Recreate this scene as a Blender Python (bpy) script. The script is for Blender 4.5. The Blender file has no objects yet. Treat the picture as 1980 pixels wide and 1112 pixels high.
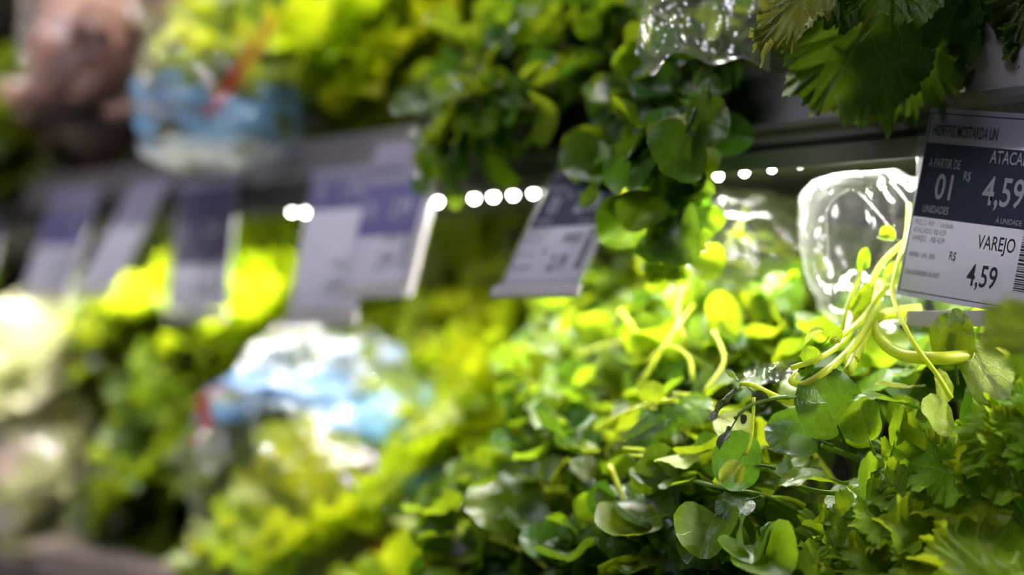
import bpy, math, random
from mathutils import Vector, Matrix, noise

# ------------------------------------------------------------------ camera
SC = bpy.context.scene
COL = SC.collection
FPX, CXP, CYP = 2750.0, 990.0, 556.0          # focal length in pixels of the 1980x1112 frame
YAW = math.radians(46.0)                      # angle between the view and the run of the shelf
PITCH = math.atan(64.0 / FPX)
EYE = Vector((0.0, 0.0, 1.2))
_f0 = Vector((-math.cos(YAW), math.sin(YAW), 0.0))
RIGHT = Vector((math.sin(YAW), math.cos(YAW), 0.0))
FWD = _f0 * math.cos(PITCH) + Vector((0, 0, math.sin(PITCH)))
UP = Vector((0, 0, math.cos(PITCH))) - _f0 * math.sin(PITCH)
cd = bpy.data.cameras.new('camera')
cd.sensor_width = 36.0
cd.lens = 36.0 * FPX / 1980.0
cd.clip_start = 0.02
cd.dof.use_dof = True
cd.dof.focus_distance = 0.612
cd.dof.aperture_fstop = 2.5
cam = bpy.data.objects.new('camera', cd)
COL.objects.link(cam)
cam.matrix_world = Matrix(((RIGHT.x, UP.x, -FWD.x, EYE.x), (RIGHT.y, UP.y, -FWD.y, EYE.y),
                           (RIGHT.z, UP.z, -FWD.z, EYE.z), (0, 0, 0, 1)))
SC.camera = cam

# ------------------------------------------------------------------ light
SC.view_settings.view_transform = 'Standard'
SC.view_settings.look = 'None'
SC.view_settings.gamma = 1.0
SC.view_settings.exposure = 0.0
SC.view_settings.use_curve_mapping = False
SC.cycles.use_denoising = True
SC.cycles.max_bounces = 6
SC.cycles.diffuse_bounces = 3
SC.cycles.glossy_bounces = 2
SC.cycles.transparent_max_bounces = 12
wd = bpy.data.worlds.new('market_air')
SC.world = wd
wd.use_nodes = True
wd.node_tree.nodes['Background'].inputs[0].default_value = (0.75, 0.74, 0.82, 1)
wd.node_tree.nodes['Background'].inputs[1].default_value = 0.05

LED_POWER = 21.0
UPPER_LED_POWER = 14.0
AISLE_POWER = 23.0


def area_light(name, loc, aim, sx, sy, power, color):
    l = bpy.data.lights.new(name, 'AREA')
    l.shape = 'RECTANGLE'
    l.size, l.size_y, l.energy, l.color = sx, sy, power, color
    o = bpy.data.objects.new(name, l)
    COL.objects.link(o)
    z = -(Vector(aim)).normalized()
    x = Vector((1, 0, 0))
    y = z.cross(x).normalized()
    o.matrix_world = Matrix(((x.x, y.x, z.x, loc[0]), (x.y, y.y, z.y, loc[1]), (x.z, y.z, z.z, loc[2]), (0, 0, 0, 1)))
    return o


# cool lamp in the market ceiling over the aisle
area_light('aisle_ceiling_lamp', (-0.9, -0.7, 2.75), (0, 0.55, -0.8), 1.6, 0.5, AISLE_POWER, (0.88, 0.84, 1.0))


def at(px, py, Y):
    """point on the vertical plane y = Y (depth into the shelf) seen at a place of the frame"""
    d = FWD + RIGHT * ((px - CXP) / FPX) - UP * ((py - CYP) / FPX)
    return EYE + d * (Y / d.y)


def atz(px, py, Z):
    """point at distance Z along the view"""
    return EYE + (FWD + RIGHT * ((px - CXP) / FPX) - UP * ((py - CYP) / FPX)) * Z


# ------------------------------------------------------------------ materials
def new_mat(name):
    m = bpy.data.materials.new(name)
    m.use_nodes = True
    nt = m.node_tree
    nt.nodes.clear()
    out = nt.nodes.new('ShaderNodeOutputMaterial')
    return m, nt, out


def nd(nt, t, **kw):
    n = nt.nodes.new(t)
    for k, v in kw.items():
        if k == 'inp':
            for a, b in v.items():
                n.inputs[a].default_value = b
        else:
            setattr(n, k, v)
    return n


def math_n(nt, op, a, b=None, c=None, clamp=False):
    n = nt.nodes.new('ShaderNodeMath')
    n.operation = op
    n.use_clamp = clamp
    for i, v in enumerate((a, b, c)):
        if v is None:
            continue
        if isinstance(v, (int, float)):
            n.inputs[i].default_value = v
        else:
            nt.links.new(v, n.inputs[i])
    return n.outputs[0]


def mix_col(nt, fac, a, b, blend='MIX'):
    n = nt.nodes.new('ShaderNodeMix')
    n.data_type = 'RGBA'
    n.blend_type = blend
    n.clamp_factor = True
    for i, v in ((0, fac), (6, a), (7, b)):
        if isinstance(v, (int, float)):
            n.inputs[i].default_value = v
        elif isinstance(v, tuple):
            n.inputs[i].default_value = v if len(v) == 4 else (*v, 1)
        else:
            nt.links.new(v, n.inputs[i])
    return n.outputs[2]


def leaf_mat(name, base, trans, vein, tfac=0.45, rough=0.36, nlat=7.0, vw=0.10, vstr=0.5, bump=0.25, spot=None,
             rib=0.05, spec=0.5, nscale=9.0, vary=0.35):
    m, nt, out = new_mat(name)
    L = nt.links
    tc = nd(nt, 'ShaderNodeTexCoord')
    sep = nd(nt, 'ShaderNodeSeparateXYZ')
    L.new(tc.outputs['UV'], sep.inputs[0])
    u, v = sep.outputs[1], sep.outputs[0]
    av = math_n(nt, 'ABSOLUTE', math_n(nt, 'SUBTRACT', v, 0.5))
    wob = nd(nt, 'ShaderNodeTexNoise', inp={'Scale': 5.0, 'Detail': 2.0})
    L.new(tc.outputs['UV'], wob.inputs['Vector'])
    wv = math_n(nt, 'MULTIPLY', math_n(nt, 'SUBTRACT', wob.outputs[0], 0.5), 0.25)
    ribm = math_n(nt, 'SUBTRACT', 1.0, math_n(nt, 'DIVIDE', av, rib), clamp=True)
    lat = math_n(nt, 'MULTIPLY', math_n(nt, 'ADD', math_n(nt, 'SUBTRACT', u, math_n(nt, 'MULTIPLY', av, 0.75)), wv), nlat)
    tri = math_n(nt, 'PINGPONG', lat, 0.5)
    latm = math_n(nt, 'SUBTRACT', 1.0, math_n(nt, 'DIVIDE', tri, vw), clamp=True)
    fine = math_n(nt, 'PINGPONG', math_n(nt, 'MULTIPLY', math_n(nt, 'ADD', math_n(nt, 'ADD', u, math_n(nt, 'MULTIPLY', av, 1.3)), wv), nlat * 2.6), 0.5)
    finem = math_n(nt, 'MULTIPLY', math_n(nt, 'SUBTRACT', 1.0, math_n(nt, 'DIVIDE', fine, vw * 1.3), clamp=True), 0.4)
    vm = math_n(nt, 'MAXIMUM', ribm, math_n(nt, 'MAXIMUM', latm, finem))
    noi = nd(nt, 'ShaderNodeTexNoise', inp={'Scale': nscale, 'Detail': 4.0, 'Roughness': 0.6})
    L.new(tc.outputs['UV'], noi.inputs['Vector'])
    info = nd(nt, 'ShaderNodeObjectInfo')
    hsv = nd(nt, 'ShaderNodeHueSaturation')
    hsv.inputs['Saturation'].default_value = 1.0
    L.new(math_n(nt, 'MULTIPLY_ADD', info.outputs['Random'], 0.035, 0.472), hsv.inputs['Hue'])
    val = math_n(nt, 'ADD', math_n(nt, 'MULTIPLY_ADD', info.outputs['Random'], vary, 1.0 - vary * 0.5),
                 math_n(nt, 'MULTIPLY', math_n(nt, 'SUBTRACT', noi.outputs[0], 0.5), 0.7))
    L.new(val, hsv.inputs['Value'])
    c0 = mix_col(nt, math_n(nt, 'MULTIPLY', vm, vstr), base, vein)
    if spot:
        sm = math_n(nt, 'MULTIPLY', math_n(nt, 'SUBTRACT', noi.outputs[0], 0.56), 9.0, clamp=True)
        c0 = mix_col(nt, sm, c0, spot)
    L.new(c0, hsv.inputs['Color'])
    hs2 = nd(nt, 'ShaderNodeHueSaturation')
    L.new(hsv.inputs['Hue'].links[0].from_socket, hs2.inputs['Hue'])
    L.new(val, hs2.inputs['Value'])
    t0 = mix_col(nt, math_n(nt, 'MULTIPLY', vm, vstr), trans, vein)
    L.new(t0, hs2.inputs['Color'])
    hgt = math_n(nt, 'ADD', math_n(nt, 'MULTIPLY', noi.outputs[0], 0.8), math_n(nt, 'MULTIPLY', vm, -0.35))
    bm = nd(nt, 'ShaderNodeBump', inp={'Strength': bump, 'Distance': 0.002})
    L.new(hgt, bm.inputs['Height'])
    p = nd(nt, 'ShaderNodeBsdfPrincipled', inp={'Roughness': rough, 'Specular IOR Level': spec})
    L.new(hsv.outputs[0], p.inputs['Base Color'])
    L.new(bm.outputs[0], p.inputs['Normal'])
    t = nd(nt, 'ShaderNodeBsdfTranslucent')
    L.new(hs2.outputs[0], t.inputs[0])
    L.new(bm.outputs[0], t.inputs['Normal'])
    mx = nd(nt, 'ShaderNodeMixShader', inp={0: tfac})
    L.new(p.outputs[0], mx.inputs[1])
    L.new(t.outputs[0], mx.inputs[2])
    L.new(mx.outputs[0], out.inputs[0])
    return m


def plain_mat(name, col, rough=0.5, metal=0.0, nscale=60.0, namp=0.15, bump=0.05, trans=0.0, tcol=None):
    m, nt, out = new_mat(name)
    L = nt.links
    tc = nd(nt, 'ShaderNodeTexCoord')
    noi = nd(nt, 'ShaderNodeTexNoise', inp={'Scale': nscale, 'Detail': 4.0})
    L.new(tc.outputs['Object'], noi.inputs['Vector'])
    c = mix_col(nt, noi.outputs[0], tuple(x * (1 - namp) for x in col), tuple(min(1, x * (1 + namp)) for x in col))
    p = nd(nt, 'ShaderNodeBsdfPrincipled', inp={'Roughness': rough, 'Metallic': metal})
    L.new(c, p.inputs['Base Color'])
    bm = nd(nt, 'ShaderNodeBump', inp={'Strength': bump, 'Distance': 0.001})
    L.new(noi.outputs[0], bm.inputs['Height'])
    L.new(bm.outputs[0], p.inputs['Normal'])
    sh = p.outputs[0]
    if trans > 0:
        t = nd(nt, 'ShaderNodeBsdfTranslucent')
        t.inputs[0].default_value = (*(tcol or col), 1)
        mx = nd(nt, 'ShaderNodeMixShader', inp={0: trans})
        L.new(sh, mx.inputs[1])
        L.new(t.outputs[0], mx.inputs[2])
        sh = mx.outputs[0]
    L.new(sh, out.inputs[0])
    return m


def emit_mat(name, col, strength):
    m, nt, out = new_mat(name)
    e = nd(nt, 'ShaderNodeEmission')
    e.inputs[0].default_value = (*col, 1)
    e.inputs[1].default_value = strength
    nt.links.new(e.outputs[0], out.inputs[0])
    return m


def film_mat(name, haze=0.06, gloss=0.10, rough=0.10, tint=(1, 1, 1), prints=(), bump=0.4, bscale=70.0):
    """clear crumpled plastic film; prints: list of (colour, opacity, function(nt,u,v,noise)->mask)"""
    m, nt, out = new_mat(name)
    L = nt.links
    tc = nd(nt, 'ShaderNodeTexCoord')
    noi = nd(nt, 'ShaderNodeTexNoise', inp={'Scale': bscale, 'Detail': 3.0, 'Roughness': 0.55, 'Distortion': 0.8})
    L.new(tc.outputs['Object'], noi.inputs['Vector'])
    rid = math_n(nt, 'ABSOLUTE', math_n(nt, 'SUBTRACT', noi.outputs[0], 0.5))
    bm = nd(nt, 'ShaderNodeBump', inp={'Strength': bump, 'Distance': 0.004})
    L.new(rid, bm.inputs['Height'])
    lw = nd(nt, 'ShaderNodeLayerWeight', inp={'Blend': 0.45})
    L.new(bm.outputs[0], lw.inputs['Normal'])
    tr = nd(nt, 'ShaderNodeBsdfTransparent')
    tr.inputs[0].default_value = (*tint, 1)
    gl = nd(nt, 'ShaderNodeBsdfGlossy', inp={'Roughness': rough})
    L.new(bm.outputs[0], gl.inputs['Normal'])
    df = nd(nt, 'ShaderNodeBsdfDiffuse')
    df.inputs[0].default_value = (0.85, 0.87, 0.85, 1)
    tl = nd(nt, 'ShaderNodeBsdfTranslucent')
    tl.inputs[0].default_value = (0.85, 0.87, 0.85, 1)
    hz = nd(nt, 'ShaderNodeMixShader', inp={0: 0.5})
    L.new(df.outputs[0], hz.inputs[1])
    L.new(tl.outputs[0], hz.inputs[2])
    a = nd(nt, 'ShaderNodeMixShader')
    hm = math_n(nt, 'MULTIPLY_ADD', lw.outputs['Facing'], haze * 1.6, haze * 0.25)
    L.new(hm, a.inputs[0])
    L.new(tr.outputs[0], a.inputs[1])
    L.new(hz.outputs[0], a.inputs[2])
    b = nd(nt, 'ShaderNodeMixShader')
    L.new(math_n(nt, 'MULTIPLY_ADD', lw.outputs['Fresnel'], 0.16, gloss, clamp=True), b.inputs[0])
    L.new(a.outputs[0], b.inputs[1])
    L.new(gl.outputs[0], b.inputs[2])
    sh = b.outputs[0]
    if prints:
        sep = nd(nt, 'ShaderNodeSeparateXYZ')
        L.new(tc.outputs['UV'], sep.inputs[0])
        big = nd(nt, 'ShaderNodeTexNoise', inp={'Scale': 7.0, 'Detail': 1.0})
        L.new(tc.outputs['UV'], big.inputs['Vector'])
        for col, op, fn in prints:
            mask = fn(nt, sep.outputs[0], sep.outputs[1], big.outputs[0])
            p = nd(nt, 'ShaderNodeBsdfPrincipled', inp={'Roughness': 0.25})
            p.inputs['Base Color'].default_value = (*col, 1)
            L.new(bm.outputs[0], p.inputs['Normal'])
            pt = nd(nt, 'ShaderNodeBsdfTranslucent')
            pt.inputs[0].default_value = (*col, 1)
            pm = nd(nt, 'ShaderNodeMixShader', inp={0: 0.35})
            L.new(p.outputs[0], pm.inputs[1])
            L.new(pt.outputs[0], pm.inputs[2])
            mx = nd(nt, 'ShaderNodeMixShader')
            L.new(math_n(nt, 'MULTIPLY', mask, op), mx.inputs[0])
            L.new(sh, mx.inputs[1])
            L.new(pm.outputs[0], mx.inputs[2])
            sh = mx.outputs[0]
    L.new(sh, out.inputs[0])
    return m


def band(lo, hi, soft=0.03):
    def f(nt, x):
        a = math_n(nt, 'MULTIPLY', math_n(nt, 'SUBTRACT', x, lo), 1.0 / soft, clamp=True)
        b = math_n(nt, 'MULTIPLY', math_n(nt, 'SUBTRACT', hi, x), 1.0 / soft, clamp=True)
        return math_n(nt, 'MULTIPLY', a, b)
    return f


def patch(ul, uh, vl, vh, lo, sc=14.0, slant=0.0):
    def f(nt, u, v, n):
        uu = math_n(nt, 'ADD', u, math_n(nt, 'MULTIPLY', v, slant)) if slant else u
        k = math_n(nt, 'MULTIPLY', band(ul, uh)(nt, uu), band(vl, vh)(nt, v))
        if lo is None:
            return k
        return math_n(nt, 'MULTIPLY', k, math_n(nt, 'MULTIPLY', math_n(nt, 'SUBTRACT', n, lo), sc, clamp=True))
    return f


M = {}
M['cress'] = leaf_mat('watercress_leaf', (0.095, 0.195, 0.009), (0.33, 0.52, 0.010), (0.40, 0.52, 0.10), tfac=0.42, rough=0.30,
                      nlat=4.0, vw=0.07, vstr=0.35, bump=0.22, rib=0.035)
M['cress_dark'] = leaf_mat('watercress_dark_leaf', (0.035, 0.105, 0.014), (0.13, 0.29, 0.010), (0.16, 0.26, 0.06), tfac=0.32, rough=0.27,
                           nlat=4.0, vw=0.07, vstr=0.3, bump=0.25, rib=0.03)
M['cress_pale'] = leaf_mat('watercress_pale_leaf', (0.30, 0.42, 0.07), (0.55, 0.68, 0.08), (0.60, 0.66, 0.25), tfac=0.35, rough=0.35,
                           nlat=6.0, vw=0.10, vstr=0.4, bump=0.35, rib=0.03)
M['wilted'] = leaf_mat('wilted_leaf', (0.035, 0.055, 0.022), (0.05, 0.10, 0.015), (0.13, 0.16, 0.08), tfac=0.2, rough=0.4, bump=0.8)
M['yellowed'] = leaf_mat('yellowed_leaf', (0.34, 0.46, 0.03), (0.50, 0.66, 0.03), (0.55, 0.50, 0.16), tfac=0.35, rough=0.45, bump=0.7,
                         spot=(0.24, 0.32, 0.03))
M['stem'] = plain_mat('watercress_stem', (0.70, 0.78, 0.06), 0.35, nscale=90, namp=0.3, trans=0.45, tcol=(0.75, 0.85, 0.08))
M['stem_dark'] = plain_mat('watercress_stem_green', (0.14, 0.26, 0.03), 0.35, nscale=90, namp=0.3, trans=0.3, tcol=(0.35, 0.5, 0.05))
M['mustard'] = leaf_mat('mustard_leaf', (0.165, 0.325, 0.012), (0.46, 0.68, 0.014), (0.50, 0.64, 0.18), tfac=0.36, rough=0.38,
                        nlat=6.0, vw=0.05, vstr=0.4, bump=0.4, rib=0.022, nscale=12.0, spec=0.3)
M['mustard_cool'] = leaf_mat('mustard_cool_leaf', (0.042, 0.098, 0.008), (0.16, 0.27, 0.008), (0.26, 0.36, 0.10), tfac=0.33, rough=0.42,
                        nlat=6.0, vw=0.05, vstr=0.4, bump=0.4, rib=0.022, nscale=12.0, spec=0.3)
M['mustard_tired'] = leaf_mat('mustard_tired_leaf', (0.16, 0.20, 0.035), (0.38, 0.42, 0.05), (0.5, 0.5, 0.25), tfac=0.36, rough=0.4,
                              nlat=6.0, vw=0.06, vstr=0.5, bump=0.6, rib=0.03, spot=(0.20, 0.13, 0.05), nscale=5.0)
M['lettuce'] = leaf_mat('lettuce_leaf', (0.25, 0.385, 0.006), (0.56, 0.72, 0.007), (0.62, 0.68, 0.10), tfac=0.48, rough=0.34,
                        nlat=6.0, vw=0.10, vstr=0.3, bump=0.5, rib=0.06)
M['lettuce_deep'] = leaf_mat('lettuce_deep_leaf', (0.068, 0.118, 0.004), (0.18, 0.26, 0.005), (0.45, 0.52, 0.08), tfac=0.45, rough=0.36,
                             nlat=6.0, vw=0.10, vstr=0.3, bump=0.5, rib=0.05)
M['cabbage'] = leaf_mat('pale_cabbage_leaf', (0.55, 0.60, 0.30), (0.70, 0.75, 0.35), (0.8, 0.8, 0.62), tfac=0.35, rough=0.35,
                        nlat=5.0, vw=0.12, vstr=0.6, bump=0.4, rib=0.12)
M['red_leaf'] = leaf_mat('pinkish_leaf', (0.46, 0.28, 0.22), (0.55, 0.36, 0.28), (0.80, 0.66, 0.62), tfac=0.3, rough=0.4,
                         nlat=4.0, vw=0.12, vstr=0.7, bump=0.5, rib=0.14, spot=(0.13, 0.07, 0.05))
M['rail'] = plain_mat('grey_painted_metal', (0.10, 0.097, 0.095), 0.36, metal=0.2, nscale=30, namp=0.15)
M['rail_light'] = plain_mat('aluminium_rail', (0.21, 0.205, 0.19), 0.34, metal=0.65, nscale=40, namp=0.12)
M['rail_grey'] = plain_mat('grey_panel_paint', (0.17, 0.163, 0.165), 0.4, metal=0.1, nscale=30)
M['rail_grey_shaded'] = plain_mat('grey_panel_shaded', (0.022, 0.023, 0.019), 0.45, nscale=30)  # grey panel darkened: shade under the overhanging greens put into its colour
M['deck'] = plain_mat('shelf_deck_metal', (0.20, 0.19, 0.175), 0.5, metal=0.1, nscale=20)
M['beige'] = plain_mat('beige_painted_rail', (0.50, 0.40, 0.34), 0.45, nscale=30)
M['backpanel'] = plain_mat('dark_case_panel', (0.035, 0.035, 0.03), 0.6, nscale=8)
M['floor'] = plain_mat('market_floor', (0.32, 0.31, 0.30), 0.35, nscale=6)
M['paper'] = plain_mat('tag_paper', (0.41, 0.39, 0.53), 0.6, nscale=300, namp=0.03, bump=0.02, trans=0.35, tcol=(0.66, 0.66, 0.72))
M['navy'] = plain_mat('navy_print', (0.028, 0.036, 0.075), 0.5, nscale=300, namp=0.05, bump=0.02)
M['violet'] = plain_mat('violet_print', (0.14, 0.135, 0.32), 0.5, nscale=300, namp=0.05, bump=0.02)
M['slate'] = plain_mat('slate_print', (0.11, 0.105, 0.18), 0.5, nscale=300, namp=0.05, bump=0.02)
M['ink'] = plain_mat('black_print', (0.03, 0.03, 0.045), 0.5, nscale=300, namp=0.02)
M['whiteink'] = plain_mat('white_print', (0.52, 0.51, 0.58), 0.5, nscale=300, namp=0.02)
M['whiteplastic'] = plain_mat('white_plastic', (0.52, 0.50, 0.51), 0.35, nscale=60, namp=0.05, trans=0.2)
M['holder'] = film_mat('tag_sleeve_film', haze=0.05, gloss=0.03, rough=0.2, bump=0.05)
M['pcb'] = plain_mat('led_board', (0.55, 0.40, 0.22), 0.5, nscale=100)
M['led'] = emit_mat('led_glow', (1.0, 0.97, 0.88), 70.0)
M['film'] = film_mat('clear_bag_film', haze=0.06, gloss=0.11, rough=0.10)
M['crease'] = film_mat('film_crease', haze=0.16, gloss=0.10, rough=0.15, bump=0.0)
m_, nt_, out_ = new_mat('water')
pb_ = nd(nt_, 'ShaderNodeBsdfPrincipled', inp={'Roughness': 0.03, 'IOR': 1.33, 'Transmission Weight': 1.0})
nt_.links.new(pb_.outputs[0], out_.inputs[0])
M['water'] = m_
M['film_foil'] = film_mat('crackled_bag_film', haze=0.07, gloss=0.05, rough=0.16, bump=0.15, bscale=90.0)
M['film_hero'] = film_mat('clear_bag_film_crisp', haze=0.05, gloss=0.04, rough=0.05, bump=0.35, bscale=60.0)
M['film_dull'] = film_mat('misted_bag_film', haze=0.08, gloss=0.06, rough=0.14)

# ------------------------------------------------------------------ object helpers
def link(name, data, parent=None, mat=None):
    o = bpy.data.objects.new(name, data)
    COL.objects.link(o)
    if mat is not None and data is not None and not data.materials:
        data.materials.append(mat)
    if parent is not None:
        o.parent = parent
    return o


def tag(o, label=None, cat=None, group=None, kind=None):
    if label:
        o['label'] = label
    if cat:
        o['category'] = cat
    if group:
        o['group'] = group
    if kind:
        o['kind'] = kind
    return o


def thing(name, label, cat, loc=(0, 0, 0), group=None):
    o = bpy.data.objects.new(name, None)
    o.empty_display_size = 0.02
    COL.objects.link(o)
    o.location = loc
    return tag(o, label, cat, group)


def mesh(name, verts, faces, uvs=None, smooth=True):
    me = bpy.data.meshes.new(name)
    me.from_pydata([tuple(v) for v in verts], [], faces)
    if uvs:
        lay = me.uv_layers.new(name='UVMap')
        flat = []
        for p in me.polygons:
            for vi in p.vertices:
                flat.extend(uvs[vi])
        lay.data.foreach_set('uv', flat)
    if smooth:
        me.polygons.foreach_set('use_smooth', [True] * len(me.polygons))
    me.update()
    return me


def box_mesh(name, x0, x1, y0, y1, z0, z1, bev=0.0):
    import bmesh
    bm = bmesh.new()
    bmesh.ops.create_cube(bm, size=1.0)
    for v in bm.verts:
        v.co = Vector(((x0 + x1) / 2 + v.co.x * (x1 - x0), (y0 + y1) / 2 + v.co.y * (y1 - y0), (z0 + z1) / 2 + v.co.z * (z1 - z0)))
    if bev > 0:
        bmesh.ops.bevel(bm, geom=bm.edges[:], offset=bev, segments=2, affect='EDGES', profile=0.7)
    me = bpy.data.meshes.new(name)
    bm.to_mesh(me)
    bm.free()
    return me


def extrude_profile(name, prof, x0, x1):
    """closed profile of (y,z) points swept along x"""
    n = len(prof)
    vs = [(x0, y, z) for y, z in prof] + [(x1, y, z) for y, z in prof]
    fs = [(i, (i + 1) % n, n + (i + 1) % n, n + i) for i in range(n)]
    fs += [tuple(range(n - 1, -1, -1)), tuple(range(n, 2 * n))]
    return mesh(name, vs, fs, smooth=False)


def tube(pts, radii, sides=6, cap=True):
    vs, fs = [], []
    n = len(pts)
    ref = Vector((0.31, 0.17, 0.93))
    for i, p in enumerate(pts):
        d = (pts[min(i + 1, n - 1)] - pts[max(i - 1, 0)]).normalized()
        a = d.cross(ref)
        if a.length < 1e-4:
            a = d.cross(Vector((1, 0, 0)))
        a.normalize()
        ref = a.cross(d)
        b = d.cross(a)
        for k in range(sides):
            t = 2 * math.pi * k / sides
            vs.append(p + (a * math.cos(t) + b * math.sin(t)) * radii[i])
    for i in range(n - 1):
        for k in range(sides):
            k2 = (k + 1) % sides
            fs.append((i * sides + k, i * sides + k2, (i + 1) * sides + k2, (i + 1) * sides + k))
    if cap:
        fs.append(tuple(range(sides - 1, -1, -1)))
        fs.append(tuple(range((n - 1) * sides, n * sides)))
    return vs, fs


def catmull(ps, per=6):
    ps = [Vector(p) for p in ps]
    q = [ps[0] * 2 - ps[1]] + ps + [ps[-1] * 2 - ps[-2]]
    out = []
    for i in range(1, len(q) - 2):
        for j in range(per):
            t = j / per
            a, b, c, d = q[i - 1], q[i], q[i + 1], q[i + 2]
            out.append(0.5 * ((2 * b) + (c - a) * t + (2 * a - 5 * b + 4 * c - d) * t * t + (3 * b - a - 3 * c + d) * t ** 3))
    out.append(ps[-1])
    return out


# ------------------------------------------------------------------ leaves
LEAF_LEN = {}


def blade(name, L, W, nth, nr, pl=0.0, pr=0.0008, ruf=(), serr=(0, 1), bend=0.0, cup=0.0, obo=0.0, notch=0.0, seed=0, wav=0.0,
          fold=0.0, twist=0.0, rib=0.0, rpow=0.75, puck=0.0, corr=0.0, nlat=6.0):
    """leaf in its own frame: petiole start at the origin, grows along +Y, upper face +Z"""
    rnd = random.Random(seed)
    so = Vector((rnd.uniform(0, 50), rnd.uniform(0, 50), rnd.uniform(0, 50)))
    ph = [rnd.uniform(0, 6.28) for _ in range(16)]
    vs, uvs, fs = [], [], []

    def put(x, y, z):
        # fold along the midrib, cup, bend along the length, twist
        z += abs(x) * fold + cup * (x / W) ** 2 * W
        if twist:
            a = twist * y / L
            x, z = x * math.cos(a) - z * math.sin(a), x * math.sin(a) + z * math.cos(a)
        if abs(bend) > 1e-5:
            k = bend / L
            a = k * y
            y, z = math.sin(a) / k - z * math.sin(a), (1 - math.cos(a)) / k + z * math.cos(a)
        vs.append(Vector((x, y + pl, z)))

    for j in range(nr + 1):
        rr = (j / nr) ** rpow
        for i in range(nth if j else 1):
            th = 2 * math.pi * i / nth
            back = (1 - math.cos(th)) / 2
            s = 1 - notch * math.exp(-(min(th, 2 * math.pi - th) / 0.40) ** 2)
            if serr[0]:
                nn = noise.noise(Vector((math.cos(th) * 3, math.sin(th) * 3, 0)) + so)
                s *= 1 + serr[0] * rr ** 8 * back ** 0.5 * (abs(math.sin(serr[1] * th / 2 + ph[9] + nn * 2)) * 2 - 1 + nn * 1.5)
            z = 0.0
            sh = 0.0
            for n_, (am, k) in enumerate(ruf):
                nn = noise.noise(Vector((math.cos(th) * k * 0.35, math.sin(th) * k * 0.35, n_ * 7.0)) + so)
                w = math.sin(k * th + ph[n_] + nn * 3.0)
                fall = rr ** (3.0 + n_) * back ** 0.4
                z += am * w * fall
                sh += am / L * 0.8 * math.cos(k * th + ph[n_] + nn * 3.0) * fall
            q = rr * s * (1 + sh)
            x = W / 2 * math.sin(th) * q * (1 - obo * math.cos(th))
            y = L / 2 * (1 - math.cos(th) * q)
            if wav:
                z += wav * noise.noise(Vector((x / W * 2.2, y / L * 2.2, 3.0)) + so)
            if puck:
                z += puck * abs(noise.noise(Vector((x * 55, y * 55, 8.0)) + so)) * min(1, (1 - rr) * 4)
            if corr:
                la = (y / L - 0.75 * abs(x / W)) * nlat
                z += corr * abs(math.sin(math.pi * la)) * min(1.0, abs(x / W) * 6) * (0.6 + 0.8 * noise.noise(Vector((x * 30, y * 30, 1.0)) + so))
            if rib:
                z -= rib * math.exp(-(x / (W * 0.05)) ** 2) * (1 - y / L)
            uvs.append((x / W + 0.5, y / L))
            put(x, y, z)
    for i in range(nth):
        fs.append((0, 1 + (i + 1) % nth, 1 + i))
    for j in range(1, nr):
        a, b = 1 + (j - 1) * nth, 1 + j * nth
        for i in range(nth):
            i2 = (i + 1) % nth
            fs.append((a + i, a + i2, b + i2, b + i))
    if pl > 0:
        tv, tf = tube([Vector((0, 0, 0)), Vector((0, pl * 0.5, -pl * 0.06)), Vector((0, pl * 1.02, 0.0)), Vector((0, pl + L * 0.18, -pr * 0.4))],
                      [pr * 1.25, pr, pr * 0.9, pr * 0.4], 5)
        o = len(vs)
        vs += tv
        uvs += [(0.5, 0.02)] * len(tv)
        fs += [tuple(o + i for i in f) for f in tf]
    me = mesh(name, vs, fs, uvs)
    LEAF_LEN[me.name] = pl + L * (0.9 if abs(bend) > 0.8 else 1.0)
    return me


def frame(loc, ydir, nrm, s=1.0):
    y = Vector(ydir).normalized()
    x = y.cross(Vector(nrm))
    if x.length < 1e-4:
        x = y.cross(Vector((0.3, 0.5, 0.8)))
    x.normalize()
    z = x.cross(y)
    return Matrix(((x.x * s, y.x * s, z.x * s, loc[0]), (x.y * s, y.y * s, z.y * s, loc[1]), (x.z * s, y.z * s, z.z * s, loc[2]), (0, 0, 0, 1)))


def with_mat(me, mat):
    """the mesh in a given material (shared between all leaves that use the pair)"""
    key = me.name + '|' + mat.name
    if key not in MATMESH:
        c = me.copy()
        c.materials.clear()
        c.materials.append(mat)
        MATMESH[key] = c
        LEAF_LEN[c.name] = LEAF_LEN.get(me.name, 0.02)
    return MATMESH[key]


MATMESH = {}


def leaf(name, me, mat, base, ydir, nrm, s, parent, origin):
    o = link(name, with_mat(me, mat), parent)
    o.matrix_basis = Matrix.Translation(-Vector(origin)) @ frame(base, ydir, nrm, s)
    return o


def leaf_to(name, me, mat, base, tip, nrm, parent, origin):
    d = Vector(tip) - Vector(base)
    return leaf(name, me, mat, base, d, nrm, d.length / LEAF_LEN[me.name], parent, origin)


def rv(r, s=1.0):
    return Vector((r.gauss(0, s), r.gauss(0, s), r.gauss(0, s)))


# ================================================================== THE CASE
X0, X1 = -2.1, 0.25
tag(link('floor', box_mesh('floor', -4, 2, -2.5, 1.4, -0.02, 0.0), mat=M['floor']), kind='structure')
tag(link('wall_back', box_mesh('wall_back', X0, X1, 1.02, 1.06, 0.0, 2.1), mat=M['backpanel']), kind='structure')
tag(link('wall_side', box_mesh('wall_side', X0 - 0.04, X0, 0.55, 1.06, 0.0, 2.1), mat=M['backpanel']), kind='structure')

up = thing('upper_shelf', 'grey metal shelf with price rail along its front edge, holding the top row of greens', 'shelf', ((X0 + X1) / 2, 0.8, 1.28))
uo = Vector(up.location)


def part_at(name, me, mat, parent):
    o = link(name, me, parent, mat)
    o.matrix_basis = Matrix.Translation(-Vector(parent.location))
    return o


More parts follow.
